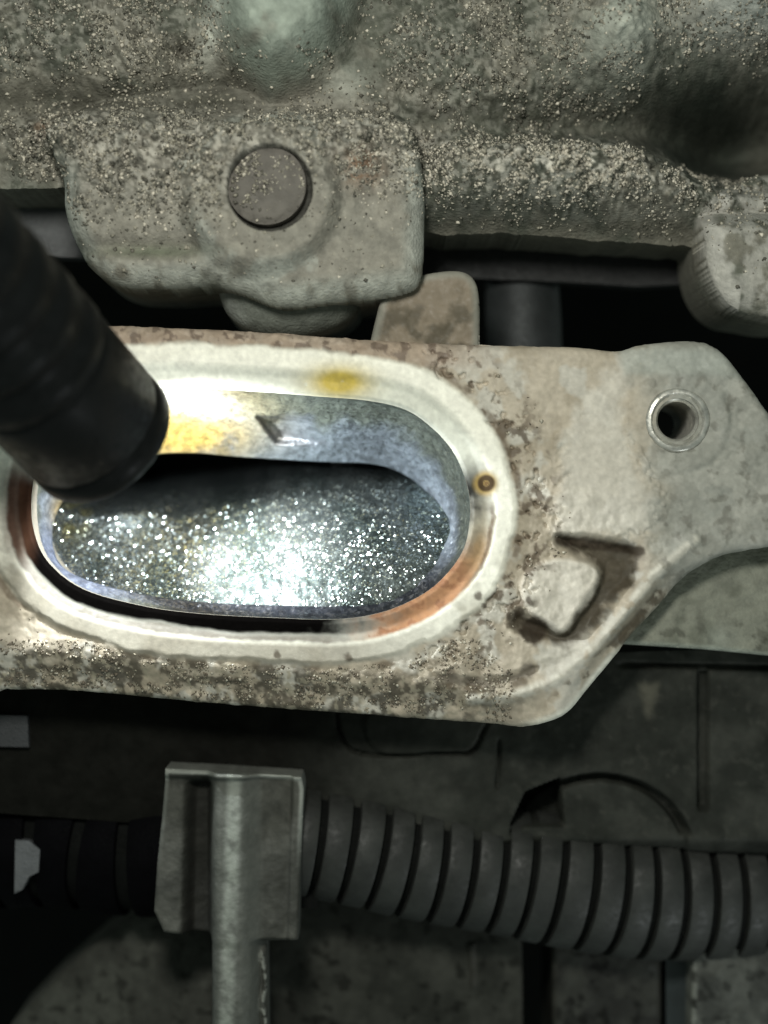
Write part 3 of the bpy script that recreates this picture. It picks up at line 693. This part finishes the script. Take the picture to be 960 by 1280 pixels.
# ------------------------------------------------------------------ corrugated conduits
def conduit(name, label, pts, rad, pitch, n_rib, mat_core, mat_rib, group, phase=0, lean=0):
    t = thing(name, label, "conduit", group, loc=pts[0])
    P = spline([tuple(p) for p in pts], 24, closed=False)
    s = np.r_[0, np.cumsum(np.linalg.norm(np.diff(P, axis=0), axis=1))]
    at = lambda u: Vector([np.interp(u, s, P[:, k]) for k in range(3)])
    R = rad if callable(rad) else (lambda u: rad)
    u = np.linspace(0, s[-1], 120)
    bm_obj("tube", sweep([at(x) for x in u], [R(x)-.10 for x in u], 40), mat_core, t)
    x = phase
    while x+pitch*.75 < s[-1]:
        pr = [(0, -.11), (.02, -.012), (.08, 0), (.92, 0), (.98, -.012), (1, -.11)]
        us = [x+a*pitch*.77 for a, _ in pr]
        bm = sweep([at(v) for v in us], [R(v)+b for v, (_, b) in zip(us, pr)], 48, False)
        bm_obj("rib", bm, mat_rib, t); x += pitch*(1+.006*x)
    return t
cp = [W(356, 1046, -1.75), W(430, 1056, -1.85), W(520, 1073, -2.0), W(640, 1090, -2.2), W(720, 1103, -2.3), W(800, 1112, -2.45), W(900, 1113, -2.65), W(1010, 1107, -2.85), W(1100, 1100, -3.0)]
conduit("corrugated_conduit", "dark grey corrugated conduit running right from the clip across the lower engine", cp, lambda u: .75+.20*min(u/5, 1), .405, 18, M_black, M_conduit, None, phase=.06)
M_c2 = material("old_black_hose", (.002, .002, .0025), rough=.75, var=.3, bump=.2, spec=.03)
cp2 = [W(-60, 1060, -2.6), W(20, 1050, -2.5), W(90, 1050, -2.4), W(160, 1060, -2.3), W(250, 1060, -2.2)]
conduit("ribbed_black_hose", "nearly black ribbed hose left of the grey clip", cp2, 0.92, .62, 5, M_black, M_c2, None, phase=.2)

# ------------------------------------------------------------------ clip bracket
CLP = np.array([(207, 960), (290, 964), (377, 970), (380, 985), (376, 1080), (372, 1178), (332, 1182), (334, 1345), (262, 1345), (262, 1172), (232, 1170), (204, 1166), (192, 1140), (196, 1080), (203, 1010)])
def clip_h(X, Y, d):
    z = -.9-rcut(d, 5)/100*1.2
    z -= .28*sm(226, 244, X-(Y-1060)*-.02)*sm(270, 256, X)*sm(972, 984, Y)
    z += .24*sm(258, 276, X)*sm(328, 300, X)
    z += .10*sm(975, 966, Y)+.10*sm(362, 368, X+(Y-1000)*.03)*sm(1180, 1170, Y)
    z -= .22*sm(1172, 1182, Y)*(1-.9*sm(258, 268, X)*sm(326, 312, X))
    z += .08*sm(5, 1, np.abs(X-329+2*np.sin(Y/9)))*sm(1185, 1195, Y)
    z += .05*(fbm(X, Y, 20, 4, 161)-.5)
    return z
def clip_c(X, Y, d, Z):
    c = np.zeros(X.shape+(3,))+np.array((.040, .041, .035))
    c = mix(c, (.058, .059, .050), sm(.42, .62, fbm(X, Y, 30, 4, 162)))
    c = mix(c, (.26, .275, .245), .8*sm(7, 2, d)*sm(1100, 1000, Y-.0*X)*(.4+.6*sm(300, 360, X+2000*(Y < 976))))
    c = mix(c, (.085, .09, .078), .8*sm(256, 272, X)*sm(332, 318, X))
    c = mix(c, (.24, .26, .225), .7*sm(13, 3, np.abs(X-294+(Y-1000)*.035))*sm(.1, .6, fbm(X, Y, 14, 3, 163)))
    c = mix(c, (.016, .016, .014), .85*sm(0, 16, X-226+(Y-960)*.03)*sm(268, 258, X)*sm(966, 980, Y))  # shadow in the slot painted dark
    c = mix(c, (.22, .23, .2), .7*sm(5, 1, np.abs(X-329+3*np.sin(Y/9)))*sm(1185, 1195, Y)*sm(.45, .6, fbm(X, Y, 7, 2, 164)))
    return c
t = thing("conduit_clip", "dusty grey two winged clip with central rib holding the conduit end", "clip", loc=W(290, 1080, -.9))
put("clip_body", relief("clip_body", (186, 955, 384, 1345), 1.8, lambda X, Y: sdf(X, Y, CLP), clip_h, clip_c, -.9, -1.6), M_clip, t)
bm_obj("clip_foot", slab([(266, 1170), (330, 1170), (334, 1345), (266, 1345)], -4, -1.62), M_dark, t)
bm_obj("clip_collar", slab([(366, 1105), (398, 1108), (396, 1136), (366, 1134)], -2.6, -1.5), M_black, t, bevel=.05)
# small bits at the left edge
M_chip = material("pale_bare_metal", (.10, .105, .11), rough=.5, metal=.3, var=.25, vscale=5, bump=.5)
t = thing("metal_tang", "small pale triangular metal tang sticking out of the dark at left", "tang", loc=W(34, 1083, -1.7))
bm_obj("tang_plate", slab([(19, 1050), (36, 1051), (50, 1062), (48, 1090), (36, 1096), (28, 1112), (18, 1117)], -1.8, -1.5), M_chip, t, bevel=.03)
t = thing("small_metal_lug", "small dim grey square lug under the flange at the left edge", "lug", loc=W(12, 915, -1.6))
bm_obj("lug_plate", slab([(-60, 893), (34, 895), (36, 934), (-60, 932)], -2.0, -1.4), material("dim_lug", (.018, .02, .022), rough=.6, bump=.4), t, bevel=.04)

# ------------------------------------------------------------------ flashlight
end = Vector(W(128, 548, .95)); ax = Vector((-.386, .514, .766)).normalized()      # towards its tail
tor = thing("flashlight", "black rubber flashlight held over the left side of the port, shining in", "flashlight", loc=end)
def tpart(name, prof, mat, n=64, cap=False, **kw):
    return bm_obj(name, orient(lathe(prof, n, cap), end, ax), mat, tor, **kw)
R0 = .93
tpart("head", [(R0-.13, .22), (R0-.12, .02), (R0-.07, -.02), (R0-.02, 0), (R0, .04), (R0, .28), (R0-.025, .31), (R0-.025, .36), (R0, .39), (R0+.01, 1.5)], M_torch)
body = [(R0+.01, 1.5), (R0-.02, 1.56)]
z = 1.6
for i in range(5): body += [(R0-.02, z), (R0+.03, z+.06), (R0+.03, z+.30), (R0-.02, z+.36)]; z += .55
body += [(R0-.02, z+.1), (R0+.04, z+.5), (R0+.06, 12)]
tpart("body", body, M_torch)
tpart("reflector", [(.16, .62), (.45, .48), (.70, .25), (R0-.14, .12)], M_steel)
glass = bpy.data.materials.new("torch_lens"); glass.use_nodes = True
gb = glass.node_tree.nodes["Principled BSDF"]; gb.inputs['Emission Color'].default_value = (.95, .98, 1, 1); gb.inputs['Emission Strength'].default_value = 60
tpart("led", [(.001, .60), (.16, .60), (.16, .64)], glass, 24)
l = bpy.data.lights.new("flashlight_beam", 'SPOT'); l.energy = 1400; l.color = (.93, .98, 1.0); l.spot_size = math.radians(114); l.spot_blend = .12; l.shadow_soft_size = .12
lo = bpy.data.objects.new("flashlight_beam", l); link(lo); lo.location = end+ax*.12
lo.rotation_euler = (-ax).to_track_quat('-Z', 'Y').to_euler()

l2 = l.copy(); l2.spot_size = math.radians(42); l2.spot_blend = 1; l2.energy = 11000
lo2 = bpy.data.objects.new("flashlight_core", l2); link(lo2); lo2.location = end+ax*.12
lo2.rotation_euler = (Vector(W(350, 715, -1.2))-lo2.location).to_track_quat('-Z', 'Y').to_euler()
